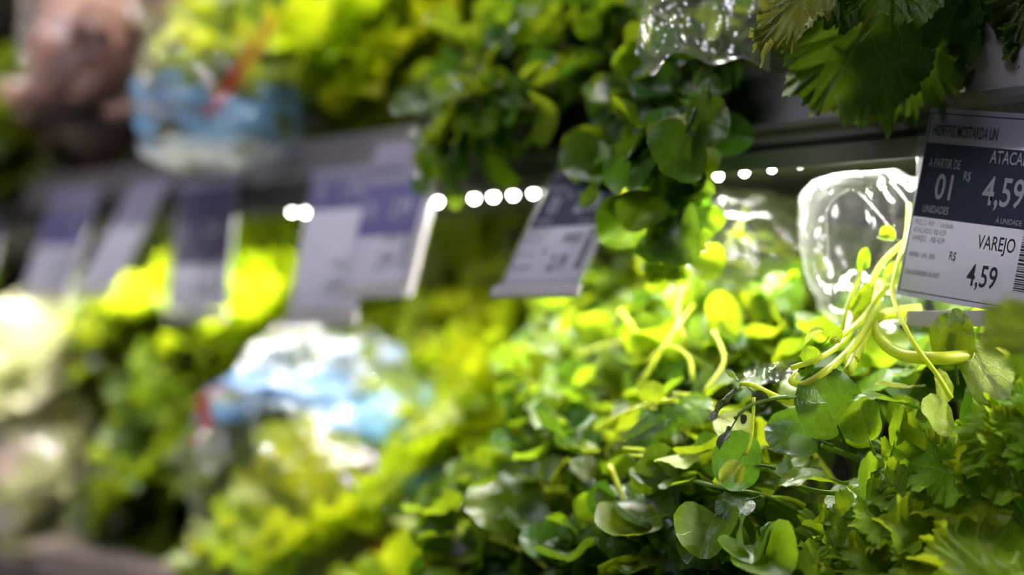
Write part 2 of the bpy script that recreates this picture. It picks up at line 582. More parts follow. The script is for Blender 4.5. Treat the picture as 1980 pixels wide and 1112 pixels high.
part_at('deck', box_mesh('deck', X0, X1, 0.612, 1.02, 1.283, 1.289), M['deck'], up)
part_at('front_panel', extrude_profile('front_panel', [(0.604, 1.297), (0.606, 1.297), (0.618, 1.3255), (0.616, 1.3265), (0.6135, 1.326)], X0, -0.60), M['rail_grey'], up)
part_at('front_panel', extrude_profile('front_panel', [(0.604, 1.297), (0.606, 1.297), (0.618, 1.3255), (0.616, 1.3265), (0.6135, 1.326)], -0.598, X1), M['rail_grey_shaded'], up)  # near stretch of the same panel, shade painted into its colour
part_at('price_rail', extrude_profile('price_rail', [(0.600, 1.2955), (0.600, 1.2985), (0.606, 1.2990), (0.606, 1.2890), (0.603, 1.2890), (0.603, 1.2955)], X0, X1), M['rail_light'], up)
part_at('rail_channel', extrude_profile('rail_channel', [(0.605, 1.2975), (0.612, 1.2975), (0.612, 1.283), (0.609, 1.283)], X0, X1), M['rail'], up)
part_at('bottom_lip', extrude_profile('bottom_lip', [(0.600, 1.2755), (0.600, 1.2850), (0.612, 1.2855), (0.612, 1.2840), (0.603, 1.2835), (0.603, 1.2755)], X0, X1), M['rail_light'], up)

lo = thing('lower_shelf', 'lower grey shelf deck with a beige front rail under the greens', 'shelf', ((X0 + X1) / 2, 0.8, 0.98))
part_at('deck', extrude_profile('deck', [(0.600, 0.985), (0.600, 0.992), (1.02, 1.100), (1.02, 1.085)], X0, X1), M['deck'], lo)
part_at('front_rail', extrude_profile('front_rail', [(0.582, 0.940), (0.572, 1.014), (0.575, 1.020), (0.603, 1.020), (0.603, 0.940)], X0, X1), M['beige'], lo)
part_at('rail_groove', extrude_profile('rail_groove', [(0.578, 0.985), (0.572, 0.985), (0.571, 0.990), (0.577, 0.990)], X0, X1), M['rail'], lo)

tp = thing('top_shelf', 'grey shelf above the frame carrying the lamps over the top row', 'shelf', ((X0 + X1) / 2, 0.8, 1.62))
part_at('deck', box_mesh('deck', X0, X1, 0.612, 1.02, 1.640, 1.646), M['deck'], tp)
part_at('front_panel', box_mesh('front_panel', X0, X1, 0.600, 0.612, 1.634, 1.68), M['rail'], tp)

# LED strips
led_me = None


def led_mesh():
    vs, fs = [], []
    for j in range(4):
        a = j / 3 * math.pi / 2
        for k in range(8):
            t = k * math.pi / 4
            vs.append((0.0021 * math.cos(a) * math.cos(t), 0.0021 * math.cos(a) * math.sin(t), -0.0026 * math.sin(a)))
    for j in range(3):
        for k in range(8):
            k2 = (k + 1) % 8
            fs.append((j * 8 + k, (j + 1) * 8 + k, (j + 1) * 8 + k2, j * 8 + k2))
    return mesh('led', vs, fs)


def led_strip(label, z, y, xa, xb, power, raised=None):
    t = thing('led_strip', label, 'light strip', ((xa + xb) / 2, y, z + 0.006))
    part_at('led_board', box_mesh('led_board', xa, xb, y - 0.004, y + 0.006, z + 0.0035, z + 0.005), M['pcb'], t)
    me = led_mesh()
    me.materials.append(M['led'])
    n = 0
    x = -0.6388 - 0.0166 * 90
    while x < xb:
        if x > xa:
            o = link('led', me, t)
            dz = 0.0
            if raised is not None:          # the strip sags a little only in its middle stretch
                dz = min(0.0042, max(0.0, (x - raised[1]) * 0.05, (raised[0] - x) * 0.3))
            o.matrix_basis = Matrix.Translation(Vector((x, y - 0.001, z + 0.0012 + dz)) - Vector(t.location))
            n += 1
        x += 0.0166
    area_light('led_strip_light', ((xa + xb) / 2, y + 0.002, z + 0.0033), (0, -0.50, -1), xb - xa, 0.005, power, (1.0, 0.96, 0.86))
    return t


led_strip('row of small white LEDs under the front lip of the grey shelf', 1.2745, 0.612, X0 + 0.02, 0.05, LED_POWER, raised=(-0.797, -0.455))
led_strip('row of small white LEDs above the top row of greens', 1.634, 0.63, X0 + 0.02, -0.46, UPPER_LED_POWER)

# ================================================================== PRICE TAGS
def text_mesh(s, h, w=None, bold=0.0):
    """flat lettering with cap height h, squeezed to width w (metres), origin at its lower left"""
    c = bpy.data.curves.new('lettering', 'FONT')
    c.body = s
    c.size = 1.0
    c.offset = bold
    c.resolution_u = 3
    o = bpy.data.objects.new('lettering', c)
    COL.objects.link(o)
    bpy.context.view_layer.update()
    dg = bpy.context.evaluated_depsgraph_get()
    me = bpy.data.meshes.new_from_object(o.evaluated_get(dg))
    bpy.data.objects.remove(o)
    bpy.data.curves.remove(c)
    xs = [v.co.x for v in me.vertices]
    x0, x1 = min(xs), max(xs)
    sy = h / 0.70
    sx = (w / (x1 - x0)) if w else sy * 0.7
    for v in me.vertices:
        v.co = Vector(((v.co.x - x0) * sx, v.co.y * sy, 0.0))
    me.materials.clear()
    return me


def rect(name, x0, x1, y0, y1, z, mat, parent, th=0.00012):
    return link(name, box_mesh(name, x0, x1, y0, y1, z, z + th), parent, mat)


def tag_frame(o, X, Y, Z, tilt, roll=0.0, yaw=0.0):
    s, c = math.sin(tilt), math.cos(tilt)
    m = Matrix(((1, 0, 0, 0), (0, s, -c, 0), (0, c, s, 0), (0, 0, 0, 1)))
    o.matrix_world = Matrix.Translation((X, Y, Z)) @ Matrix.Rotation(yaw, 4, 'Z') @ m @ Matrix.Rotation(-roll, 4, 'Z')


def price_tag(label, X, Z, w, h, tilt, design, roll=0.0, yaw=0.0, Y=0.598, card=None, edge=0.0):
    t = thing('price_tag', label, 'price tag', group='price tags along the shelf rail')
    tag_frame(t, X, Y, Z, math.radians(tilt), 0, math.radians(yaw))
    # clear sleeve: back sheet, rolled foot and the clip that grips the rail
    link('sleeve', box_mesh('sleeve', 0, w, -h, 0.0, -0.0010, -0.0005), t, M['holder'])
    link('sleeve_foot', box_mesh('sleeve_foot', -0.0012, w + 0.0012, -h - 0.001, -h + 0.006, -0.0014, 0.0014, 0.0006), t, M['whiteplastic'])
    link('clip', box_mesh('clip', 0.0, w, -0.006, 0.001, -0.0026, -0.0011, 0.0004), t, M['holder'])
    if edge:
        link('sleeve_edge', box_mesh('sleeve_edge', w, w + edge, -h, -0.012, -0.0042, -0.0006, 0.0004), t, M['whiteplastic'])
    cx, cy, cw, ch = card or (0.0008, -0.002, w - 0.0016, h - 0.010)
    cd_ = link('card', box_mesh('card', 0, cw, -ch, 0, 0.0, 0.0003), t, M['paper'])
    cd_.matrix_basis = Matrix.Translation((cx, cy, 0.0)) @ Matrix.Rotation(-math.radians(roll), 4, 'Z')
    z = 0.00034
    for it in design(cw, ch):
        k = it[0]
        if k == 'r':
            rect(it[1], it[2], it[3], -it[5], -it[4], z, M[it[6]], cd_)
        else:
            o = link('lettering', text_mesh(it[1], it[4], it[5], it[7] if len(it) > 7 else 0.0), cd_, M[it[6]])
            o.location = (it[2], -it[3], z + 0.00025)
    return t


def mm(*a):
    return tuple(x / 1000.0 if isinstance(x, (int, float)) else x for x in a)


def border(w, h, a, b):
    t = 0.00045
    return [('r', 'border_line', a, w - a, b, b + t, 'ink'), ('r', 'border_line', a, w - a, h - b - t, h - b, 'ink'),
            ('r', 'border_line', a, a + t, b, h - b, 'ink'), ('r', 'border_line', w - a - t, w - a, b, h - b, 'ink')]


def barcode(x0, x1, y0, y1, seed):
    r = random.Random(seed)
    out, y = [], y0
    while y < y1:
        d = r.choice((0.0004, 0.0007, 0.0010))
        out.append(('r', 'barcode_bar', x0, x1, y, min(y + d, y1), 'ink'))
        y += d + r.choice((0.0004, 0.0007))
    return out


def design_full(title, price, ean, blk='navy'):
    def f(w, h):
        sx, sy = w / 0.064, h / 0.0865
        out = border(w, h, 0.0008 * sx, 0.0022 * sy)
        out.append(('r', 'print_block', 0.0012 * sx, w - 0.0012 * sx, 0.0160 * sy, 0.0500 * sy, blk))
        T = [(title, 3.4, 12.6, 5.2, 31, 'ink', .014), ('A PARTIR DE', 4.2, 27, 4.4, 15.5, 'whiteink', 0), ('01', 9.6, 41, 11.5, 8, 'whiteink', .01),
             ('UNIDADES', 5.5, 47.6, 3.4, 12.5, 'whiteink', 0), ('R$', 22.3, 31.6, 4.2, 3.2, 'whiteink', 0), ('ATACADO', 33, 22.6, 5.6, 22, 'whiteink', .01),
             (price, 32.5, 41, 12.5, 19, 'whiteink', .012), ('À UNIDADE', 41, 48.6, 2.4, 12, 'whiteink', 0),
             ('PREÇO REF: 1 Unidade', 2.8, 53.6, 2.6, 19, 'ink', 0), ('ATACADO: R$ ' + price, 2.8, 57.2, 2.6, 16, 'ink', 0), ('VAREJO  : R$ ' + price, 2.8, 60.8, 2.6, 16, 'ink', 0),
             ('VAREJO', 34.5, 60.6, 6.2, 17.5, 'ink', .01), ('R$', 22.6, 67.5, 4.0, 3.2, 'ink', .01), (price, 32.5, 77.2, 9.6, 14, 'ink', .012),
             ('00000- UN  000', 2.8, 68.2, 2.2, 13, 'ink', .005), ('EAN:' + ean, 2.6, 76.4, 2.2, 17, 'ink', .005)]
        for s, x, y, hh, ww, m, b in T:
            out.append(('t', s, x / 1000 * sx, y / 1000 * sy, hh / 1000 * sy, ww / 1000 * sx, m, b))
        out += barcode(0.0545 * sx, 0.0605 * sx, 0.053 * sy, 0.077 * sy, len(ean) + len(title))
        return out
    return f


def design_block(b0, b1, blk, price, title='HORTFG'):
    def f(w, h):
        out = [('r', 'print_block', 0.002, w - 0.002, b0 * h, b1 * h, blk)]
        out.append(('t', '01', 0.12 * w, (b0 * 0.35 + b1 * 0.65) * h, 0.12 * h, 0.14 * w, 'whiteink', .01))
        out.append(('t', price, 0.5 * w, (b0 * 0.35 + b1 * 0.65) * h, 0.13 * h, 0.32 * w, 'whiteink', .01))
        if b1 < 0.75:
            out.append(('t', price, 0.48 * w, 0.90 * h, 0.11 * h, 0.26 * w, 'ink', .01))
            out.append(('t', 'VAREJO', 0.5 * w, 0.72 * h, 0.06 * h, 0.28 * w, 'ink', .0))
            out += barcode(0.84 * w, 0.93 * w, 0.64 * h, 0.90 * h, int(b1 * 100))
        if b0 > 0.13:
            out.append(('t', title, 0.05 * w, b0 * h * 0.75, 0.05 * h, 0.5 * w, 'ink', .0))
        return out
    return f


def design_blank(w, h):
    return [('r', 'fold_line', 0.002, w - 0.002, 0.93 * h, 0.93 * h + 0.0004, 'whiteink')]


price_tag('large tilted price tag reading 4,59 below the mustard leaves', -0.3180, 1.3020, 0.078, 0.104, 5, design_full('HORTFG MOSTARDA UN', '4,59', '0000000181007'),
          roll=9.5, card=(0.0068, -0.0050, 0.064, 0.0865))
price_tag('price tag half covered by hanging watercress, dark block over white barcode part', -0.5310, 1.3060, 0.0585, 0.1120, 34, design_full('HORTFG AGRIAO UN', '2,19', '0000000180204'),
          card=(0.003, -0.016, 0.0535, 0.090))
price_tag('pale lilac price tag with white plastic edge beside the hanging watercress', -0.6930, 1.3140, 0.0600, 0.1040, 18, design_block(0.30, 0.67, 'violet', '2,99'), edge=0.004, Y=0.594)
price_tag('price tag glowing white below its violet strip, behind the pale lilac tag', -0.7640, 1.3030, 0.0700, 0.1060, 12, design_block(0.10, 0.30, 'violet', '1,99'))
price_tag('dark grey-violet price tag hanging almost straight before dark lettuce', -0.9250, 1.3060, 0.0760, 0.1060, 7, design_block(0.08, 0.66, 'slate', '3,49'))
price_tag('blank pale lilac price tag swung far outward', -0.9910, 1.3100, 0.0560, 0.1060, 30, design_blank)
price_tag('pale price tag with small violet block, next to the blank swung-out tag', -1.1180, 1.3120, 0.0800, 0.0980, 18, design_block(0.28, 0.58, 'violet', '2,49'))
price_tag('violet price tag cut by the picture edge above the white bag', -1.2850, 1.3080, 0.0850, 0.0980, 14, design_block(0.12, 0.60, 'violet', '2,49'))

# white board standing on the rail behind the upper mustard leaves
wb = thing('display_board', 'plain white board behind the dark frilly leaves over the near tag', 'sign', (-0.29, 0.607, 1.30))
link('board', box_mesh('board', -0.030, 0.06, -0.0008, 0.0008, 0.0, 0.062, 0.0004), wb, M['whiteplastic'])
link('foot', box_mesh('foot', -0.030, 0.06, -0.004, 0.004, -0.004, 0.003, 0.0006), wb, M['holder'])

# ================================================================== WATERCRESS
CRESS = []
for i in range(8):
    r = random.Random(100 + i)
    CRESS.append(blade('watercress_leaf', 0.020, 0.0185 + r.uniform(-0.002, 0.002), 22, 5, pl=0.006 + r.uniform(0, 0.005), pr=0.0006,
                       bend=r.uniform(-0.9, 0.7), cup=r.uniform(-0.5, 0.9), obo=r.uniform(-0.12, 0.12), notch=r.uniform(0.02, 0.18), seed=i,
                       wav=0.0028, ruf=((0.0008, 3),), rib=0.0003, fold=r.uniform(-0.1, 0.35)))
CRESS_HERO = []
for i in range(4):
    r = random.Random(300 + i)
    CRESS_HERO.append(blade('watercress_large_leaf', 0.026, 0.026, 48, 12, pl=0.006, pr=0.0008, bend=(-0.5, 0.35, -0.7, 0.25)[i], cup=(0.25, -0.3, 0.4, 0.3)[i],
                            obo=0.04, notch=0.12, seed=40 + i, wav=0.0030, ruf=((0.0009, 4), (0.0004, 9)), rib=0.0005, puck=0.0006))


def stem_obj(pts, r0, r1, mat, parent, origin, sides=6, name='stem'):
    rr = [r0 + (r1 - r0) * i / (len(pts) - 1) for i in range(len(pts))]
    vs, fs = tube([p - Vector(origin) for p in pts], rr, sides)
    return link(name, mesh(name, vs, fs, [(0.5, 0.1)] * len(vs)), parent, mat)


def sprig(parent, origin, root, tip, r, nleaf=7, outn=Vector((0, -0.6, 0.6)), lscale=1.0, mats=('cress', 'cress', 'cress', 'cress_dark'), lift=0.03,
          droop=0.0, r0=0.0014, stemmat='stem', tmin=0.5, spread=0.9):
    root, tip = Vector(root), Vector(tip)
    mid = (root + tip) / 2 + Vector((0, 0, lift)) + rv(r, 0.008)
    q = tip + Vector((0, 0, -droop)) + rv(r, 0.004)
    pts = catmull([root, mid, tip, q + (tip - mid) * 0.15], 4)
    st = stem_obj(pts, r0, 0.0006, M[stemmat], parent, origin, 5)
    n = len(pts)
    side = 1
    for k in range(nleaf):
        f = tmin + (1 - tmin) * (k + 0.5) / nleaf if k < nleaf - 1 else 1.0
        i = min(n - 2, int(f * (n - 1)))
        p = pts[i]
        d = (pts[i + 1] - pts[i]).normalized()
        s = d.cross(outn + rv(r, 0.3)).normalized() * side
        side = -side
        ld = (d * (1.6 if k == nleaf - 1 else 0.55) + s * spread * (0.2 if k == nleaf - 1 else 1) + outn.normalized() * 0.35 + rv(r, 0.35)).normalized()
        nn = outn.normalized() + Vector((0, 0, 0.35)) + rv(r, 0.45)
        sz = lscale * r.uniform(0.55, 1.25) * (1.1 if k > nleaf - 3 else 0.9)
        leaf('leaf', r.choice(CRESS), M[r.choice(mats)], p, ld, nn, sz, st, origin)
    return st


HEAP = [(0.545, 1.025), (0.528, 1.06), (0.528, 1.095), (0.556, 1.135), (0.605, 1.172), (0.655, 1.205), (0.70, 1.238), (0.75, 1.258)]


def heap_pt(x, t, sink=0.0):
    f = t * (len(HEAP) - 1)
    i = min(len(HEAP) - 2, int(f))
    a, b = HEAP[i], HEAP[i + 1]
    k = f - i
    y, z = a[0] + (b[0] - a[0]) * k, a[1] + (b[1] - a[1]) * k
    ty, tz = b[0] - a[0], b[1] - a[1]
    l = math.hypot(ty, tz)
    n = Vector((0, -tz / l, ty / l))
    return Vector((x, y, z)) - n * sink, n


def cress_bunch(label, xa, xb, ta, tb, nst, seed, base=None, lscale=1.0, nleaf=7, mats=('cress', 'cress', 'cress', 'cress_dark'), group='watercress bunches on the lower shelf',
                edge=None):
    r = random.Random(seed)
    bx = (xa + xb) / 2
    b = Vector(base) if base else heap_pt(bx, (ta + tb) / 2, 0.13)[0]
    b.z = max(b.z, 1.0)
    t = thing('watercress_bunch', label, 'watercress', b, group)
    for k in range(nst):
        x = xa + (xb - xa) * ((k + r.random()) / nst)
        tt = ta + (tb - ta) * r.random()
        p, n = heap_pt(x, tt, r.choice((0.0, 0.004, 0.012, 0.024)))
        p += rv(r, 0.003)
        root = b + Vector((r.gauss(0, 0.02), r.gauss(0, 0.02), r.gauss(0, 0.012)))
        sprig(t, b, root, p, r, nleaf=nleaf, outn=n + rv(r, 0.15) + Vector((0, 0, 0.2)), lscale=lscale, mats=mats, lift=0.02, droop=r.uniform(0, 0.01),
              stemmat=r.choice(('stem', 'stem_dark')))
    return t


LOWG = 'watercress bunches on the lower shelf'
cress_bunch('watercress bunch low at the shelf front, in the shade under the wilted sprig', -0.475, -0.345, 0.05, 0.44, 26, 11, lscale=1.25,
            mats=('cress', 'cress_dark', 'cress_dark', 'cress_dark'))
cress_bunch('watercress bunch at the foot of the heap next to the printed lettuce bag', -0.560, -0.465, 0.05, 0.44, 28, 12, lscale=1.15)
cress_bunch('watercress bunch midway up the heap behind the pointed upright leaf', -0.560, -0.47, 0.40, 0.72, 26, 13, lscale=1.0)
cress_bunch('watercress bunch midway up the heap, left of the small film scrap', -0.48, -0.36, 0.38, 0.70, 26, 14, lscale=1.05)
cress_bunch('bright watercress bunch at the top of the heap below the half covered tag', -0.605, -0.53, 0.68, 1.0, 24, 15, lscale=1.0, mats=('cress',))
cress_bunch('bright watercress bunch at the top of the heap below the hanging stems', -0.54, -0.42, 0.66, 0.98, 24, 16, lscale=1.1, mats=('cress',))
cress_bunch('watercress bunch behind the clear upright bag', -0.42, -0.30, 0.50, 0.80, 16, 17, lscale=1.2)

CAMN = Vector((0.45, -0.62, 0.35))      # roughly towards the aisle and up


def P(px, py, Z):
    return atz(px, py, Z)


# --- hero bunch in focus, with its hand-laid stems and leaves
hb = P(1700, 800, 0.70)
hero = thing('watercress_bunch', 'watercress bunch in focus with long yellow stems and big round leaves', 'watercress', hb, LOWG)
ST = {}


def hstem(key, pts, r0, r1, mat='stem', parent=None, origin=None):
    pp = catmull([P(*p) for p in pts], 6)
    ST[key] = stem_obj(pp, r0, r1, M[mat], parent or hero, origin if origin is not None else hb, 8)
    return ST[key]


hstem('arc', [(1702, 545, .664), (1690, 600, .652), (1650, 668, .634), (1600, 715, .612), (1555, 742, .612), (1530, 738, .613), (1540, 722, .616)], .0022, .0013)
hstem('arc2', [(1765, 455, .668), (1705, 510, .664), (1665, 590, .652), (1640, 650, .638), (1590, 690, .618), (1530, 712, .62)], .0014, .0012)
hstem('thick', [(1688, 625, .650), (1705, 660, .640), (1745, 686, .628), (1810, 693, .608), (1880, 688, .612), (1940, 684, .618), (2010, 690, .64)], .0027, .0030)
hstem('thin', [(1757, 395, .668), (1752, 455, .658), (1733, 520, .644), (1727, 575, .630), (1765, 660, .604), (1810, 722, .602), (1840, 770, .602)], .0010, .0011)
hstem('loop', [(1775, 560, .655), (1735, 545, .656), (1690, 580, .650), (1660, 625, .636), (1610, 660, .616)], .0018, .0014)
hstem('back', [(1780, 600, .655), (1735, 605, .655), (1700, 615, .652), (1668, 660, .642), (1640, 720, .625)], .0030, .0022)
hstem('up', [(1625, 650, .645), (1640, 590, .650), (1660, 540, .656), (1672, 500, .660)], .0012, .0009)
hstem('wiltstem', [(1575, 775, .612), (1530, 778, .610), (1490, 762, .609), (1455, 745, .608), (1430, 742, .608)], .0016, .0010)
hstem('wiltstem2', [(1560, 768, .611), (1500, 770, .606), (1450, 785, .603), (1420, 810, .602)], .0011, .0007, 'stem_dark')
hstem('drop', [(1458, 768, .604), (1456, 810, .602), (1452, 850, .600), (1442, 880, .599)], .0007, .0006)
hstem('petiole4', [(1625, 955, .612), (1580, 950, .612), (1530, 935, .613), (1478, 905, .614)], .0011, .0009, 'stem_dark')
hstem('deep', [(1700, 900, .64), (1640, 880, .635), (1590, 860, .63)], .0015, .0012, 'stem_dark')
hstem('right', [(1960, 700, .63), (1900, 760, .62), (1860, 830, .615), (1840, 900, .61)], .0018, .0012)
hstem('lowstem', [(1560, 1000, .64), (1480, 960, .632), (1400, 945, .63), (1340, 930, .64)], .0012, .0010, 'stem_dark')


def hleaf(key, idx, base, tip, nrm, mat='cress', big=True, width=1.0):
    src = CRESS_HERO if big else CRESS
    me = src[idx % len(src)]
    b, t = P(*base), P(*tip)
    o = leaf_to('leaf', me, M[mat], b, t, Vector(nrm), ST[key], hb)
    if width != 1.0:
        o.matrix_basis = o.matrix_basis @ Matrix.Diagonal((width, 1, 1, 1))
    return o


TC = -FWD                                  # a leaf laid open to the viewer's side of the aisle
hleaf('deep', 0, (1640, 872, .615), (1578, 722, .606), TC + Vector((0, 0, .35)), 'cress_dark', width=0.95)
hleaf('deep', 1, (1692, 880, .606), (1650, 768, .600), TC + Vector((0.2, 0, .25)), 'cress', width=0.82)
hleaf('deep', 2, (1612, 862, .628), (1488, 818, .622), TC + Vector((0, 0, .6)), 'cress_dark', width=0.9)
hleaf('petiole4', 3, (1500, 905, .614), (1372, 882, .612), TC + Vector((-.3, 0, .15)), 'cress_dark', width=1.12)
hleaf('petiole4', 2, (1640, 935, .61), (1512, 902, .603), Vector((-.2, -.5, .9)), 'cress', width=0.75)
hleaf('lowstem', 1, (1550, 1060, .605), (1462, 1035, .598), TC + Vector((0, 0, .4)), 'cress_dark', width=0.85)
hleaf('thick', 0, (1778, 788, .612), (1655, 752, .602), Vector((-.1, -.35, .95)), 'cress', width=0.7)
hleaf('thick', 3, (1790, 745, .606), (1690, 752, .606), Vector((-.1, -.2, 1)), 'cress_pale', width=0.35)
hleaf('right', 3, (1865, 838, .606), (1772, 782, .600), TC + Vector((.2, 0, .7)), 'cress_pale', width=0.8)
hleaf('right', 1, (1850, 636, .615), (1948, 782, .596), Vector((-.5, -.35, .8)), 'cress_pale', width=0.62)
hleaf('right', 0, (1852, 745, .613), (1835, 598, .612), TC + Vector((-.5, 0, .0)), 'cress', width=0.72)
hleaf('right', 2, (1862, 858, .612), (1915, 742, .606), TC + Vector((.4, 0, .1)), 'cress_dark', width=0.75)
hleaf('right', 0, (1830, 800, .608), (1822, 715, .604), TC + Vector((.6, 0, .5)), 'yellowed', width=0.55)
hleaf('deep', 0, (1722, 885, .612), (1748, 785, .608), TC + Vector((.6, .1, .1)), 'cress', width=0.5)
hleaf('back', 1, (1640, 690, .632), (1662, 700, .63), TC, 'cress', big=False)
hleaf('arc2', 2, (1545, 690, .622), (1580, 628, .616), Vector((-.4, -.4, .8)), 'cress_pale', big=False, width=1.0)
hleaf('arc2', 3, (1590, 668, .622), (1622, 628, .618), TC + Vector((0, 0, .3)), 'cress', big=False, width=1.2)
hleaf('arc2', 5, (1556, 718, .62), (1572, 668, .62), TC, 'cress', big=False, width=1.1)
hleaf('up', 4, (1658, 552, .655), (1678, 480, .658), TC + Vector((-.4, 0, .6)), 'cress', big=False, width=0.55)
hleaf('up', 1, (1640, 640, .648), (1672, 545, .652), TC + Vector((.3, 0, .3)), 'cress', big=False, width=0.5)
hleaf('thin', 6, (1748, 470, .660), (1702, 448, .662), TC + Vector((0, 0, .4)), 'cress', big=False, width=1.0)
hleaf('loop', 7, (1700, 565, .652), (1745, 510, .656), TC + Vector((.2, 0, .5)), 'cress', big=False, width=0.9)
hleaf('thick', 5, (1790, 690, .62), (1870, 640, .62), TC + Vector((0, 0, .6)), 'cress', big=False, width=0.9)
hleaf('thick', 2, (1890, 690, .61), (1925, 640, .612), TC + Vector((0, 0, .6)), 'cress', big=False, width=0.9)
# wilted dark tips and one yellowed leaf hanging on a thread of stem
hleaf('wiltstem', 0, (1436, 738, .608), (1402, 790, .604), Vector((-.5, -.5, .4)), 'wilted', big=False, width=1.1)
hleaf('wiltstem', 2, (1445, 748, .607), (1482, 782, .603), Vector((.1, -.7, .4)), 'wilted', big=False, width=1.0)
hleaf('wiltstem', 5, (1420, 752, .607), (1384, 822, .602), Vector((-.5, -.6, .1)), 'wilted', big=False, width=0.5)
hleaf('wiltstem', 1, (1440, 742, .608), (1398, 726, .608), Vector((0, -.2, 1)), 'cress_dark', big=False, width=0.7)
hleaf('wiltstem2', 4, (1428, 798, .602), (1394, 872, .600), Vector((-.4, -.7, .1)), 'wilted', big=False, width=0.5)
hleaf('wiltstem2', 3, (1438, 792, .602), (1436, 822, .600), Vector((.6, -.6, .1)), 'wilted', big=False, width=0.6)
hleaf('drop', 0, (1442, 870, .600), (1396, 938, .597), Vector((.1, -.8, .1)), 'yellowed', big=False, width=0.6)
hleaf('drop', 6, (1446, 872, .599), (1425, 935, .598), Vector((.5, -.75, .2)), 'yellowed', big=False, width=0.4)

# --- second sharp bunch: the larger leaves further along the heap
sb = P(1250, 1000, 0.80)
side_b = thing('watercress_bunch', 'watercress bunch with a pointed upright leaf and broad soft leaves further along', 'watercress', sb, LOWG)


def sleaf(idx, base, tip, nrm, mat='cress', width=1.0, root=None):
    me = CRESS_HERO[idx % 4]
    b, t = P(*base), P(*tip)
    rt = P(*root) if root else b + Vector((0.01, 0.045, -0.02))
    st = stem_obj(catmull([rt, (rt + b) / 2 + Vector((0, 0, .006)), b], 4), .0012, .0007, M['stem'], side_b, sb, 5)
    o = leaf_to('leaf', me, M[mat], b, t, Vector(nrm), st, sb)
    o.matrix_basis = o.matrix_basis @ Matrix.Diagonal((width, 1, 1, 1))


sleaf(0, (1196, 866, .665), (1286, 802, .655), Vector((-.2, -.8, .25)), 'cress_dark', 0.5)
sleaf(1, (1370, 870, .655), (1270, 905, .645), Vector((-.1, -.3, 1)), 'cress_pale', 0.55)
sleaf(3, (1355, 905, .65), (1282, 955, .64), Vector((-.3, -.5, .9)), 'cress', 0.9)
sleaf(2, (1215, 880, .665), (1275, 945, .655), TC + Vector((0, 0, .5)), 'cress', 0.9)
sleaf(0, (1270, 980, .66), (1330, 1060, .64), TC + Vector((0, 0, .7)), 'cress_dark', 1.15)
sleaf(1, (1040, 950, .735), (905, 1010, .715), TC + Vector((-.2, 0, .6)), 'cress', 1.0)
sleaf(3, (1145, 1065, .69), (1050, 1085, .68), TC + Vector((0, 0, .8)), 'cress_dark', 0.95)
sleaf(2, (1255, 790, .69), (1262, 740, .685), TC + Vector((.2, 0, .3)), 'cress', 1.2)
sleaf(1, (1300, 760, .69), (1372, 812, .68), TC + Vector((0, 0, .3)), 'cress', 1.0)
sleaf(0, (1255, 770, .695), (1300, 840, .685), TC + Vector((.5, 0, .1)), 'cress_dark', 0.9)
sleaf(3, (1060, 925, .73), (985, 930, .72), Vector((-.1, -.2, 1)), 'cress', 0.6)
sleaf(2, (1370, 790, .66), (1460, 850, .645), TC + Vector((0, 0, 1)), 'cress_pale', 0.95)
sleaf(2, (1400, 1000, .64), (1340, 1080, .62), TC + Vector((.2, 0, .5)), 'cress_dark', 1.0)
sleaf(0, (1470, 960, .63), (1390, 985, .62), TC + Vector((-.1, 0, 1.2)), 'cress_dark', 0.9)
sleaf(1, (1420, 690, .74), (1385, 555, .73), TC + Vector((-.3, 0, .3)), 'cress', 0.55)
sleaf(2, (1540, 620, .73), (1500, 520, .73), TC + Vector((.1, 0, .2)), 'cress', 0.9)
sleaf(3, (1265, 500, .80), (1290, 585, .79), TC + Vector((.3, 0, .3)), 'cress', 0.8)

sleaf(1, (1385, 500, .775), (1455, 405, .77), Vector((-.3, -.5, 1)), 'cress_pale', 0.8)
sleaf(3, (1470, 480, .77), (1405, 455, .76), Vector((-.2, -.6, 1)), 'cress', 0.9)
sleaf(0, (1500, 470, .775), (1450, 445, .765), Vector((-.2, -.6, 1)), 'cress_pale', 0.8)
for pts in ([(1240, 740, .73), (1290, 660, .74), (1340, 590, .76)], [(1110, 690, .80), (1180, 665, .79), (1260, 655, .79)], [(1340, 735, .71), (1330, 690, .72), (1290, 670, .73), (1250, 700, .73)],
            [(1150, 830, .72), (1230, 790, .70), (1310, 770, .69)], [(1380, 640, .72), (1400, 700, .70), (1360, 760, .69)], [(950, 1040, .73), (1010, 1065, .71), (1060, 1100, .70)],
            [(1200, 600, .79), (1230, 650, .77), (1225, 720, .76)], [(1180, 900, .69), (1210, 980, .67), (1215, 1040, .66)], [(1330, 520, .78), (1310, 600, .76), (1325, 660, .74)]):
    stem_obj(catmull([P(*p) for p in pts], 6), .0013, .0009, M['stem'], side_b, sb, 6)

# --- watercress of the upper shelf, spilling over the rail
UPG = 'watercress bunches on the upper shelf'


def spill_bunch(label, base, regions, seed, lscale, mats, nleaf=6):
    r = random.Random(seed)
    b = Vector(base)
    t = thing('watercress_bunch', label, 'watercress', b, UPG)
    for (xa, xb, ya, yb, Ya, Yb, n, dr, out) in regions:
        for k in range(n):
            tip = at(r.uniform(xa, xb), r.uniform(ya, yb), r.uniform(Ya, Yb))
            root = b + rv(r, 0.014)
            sprig(t, b, root, tip, r, nleaf=nleaf, outn=Vector(out), lscale=lscale, mats=mats, lift=0.035 if dr > 0 else 0.012, droop=dr, tmin=0.42,
                  stemmat='stem_dark', r0=.0011)
    return t


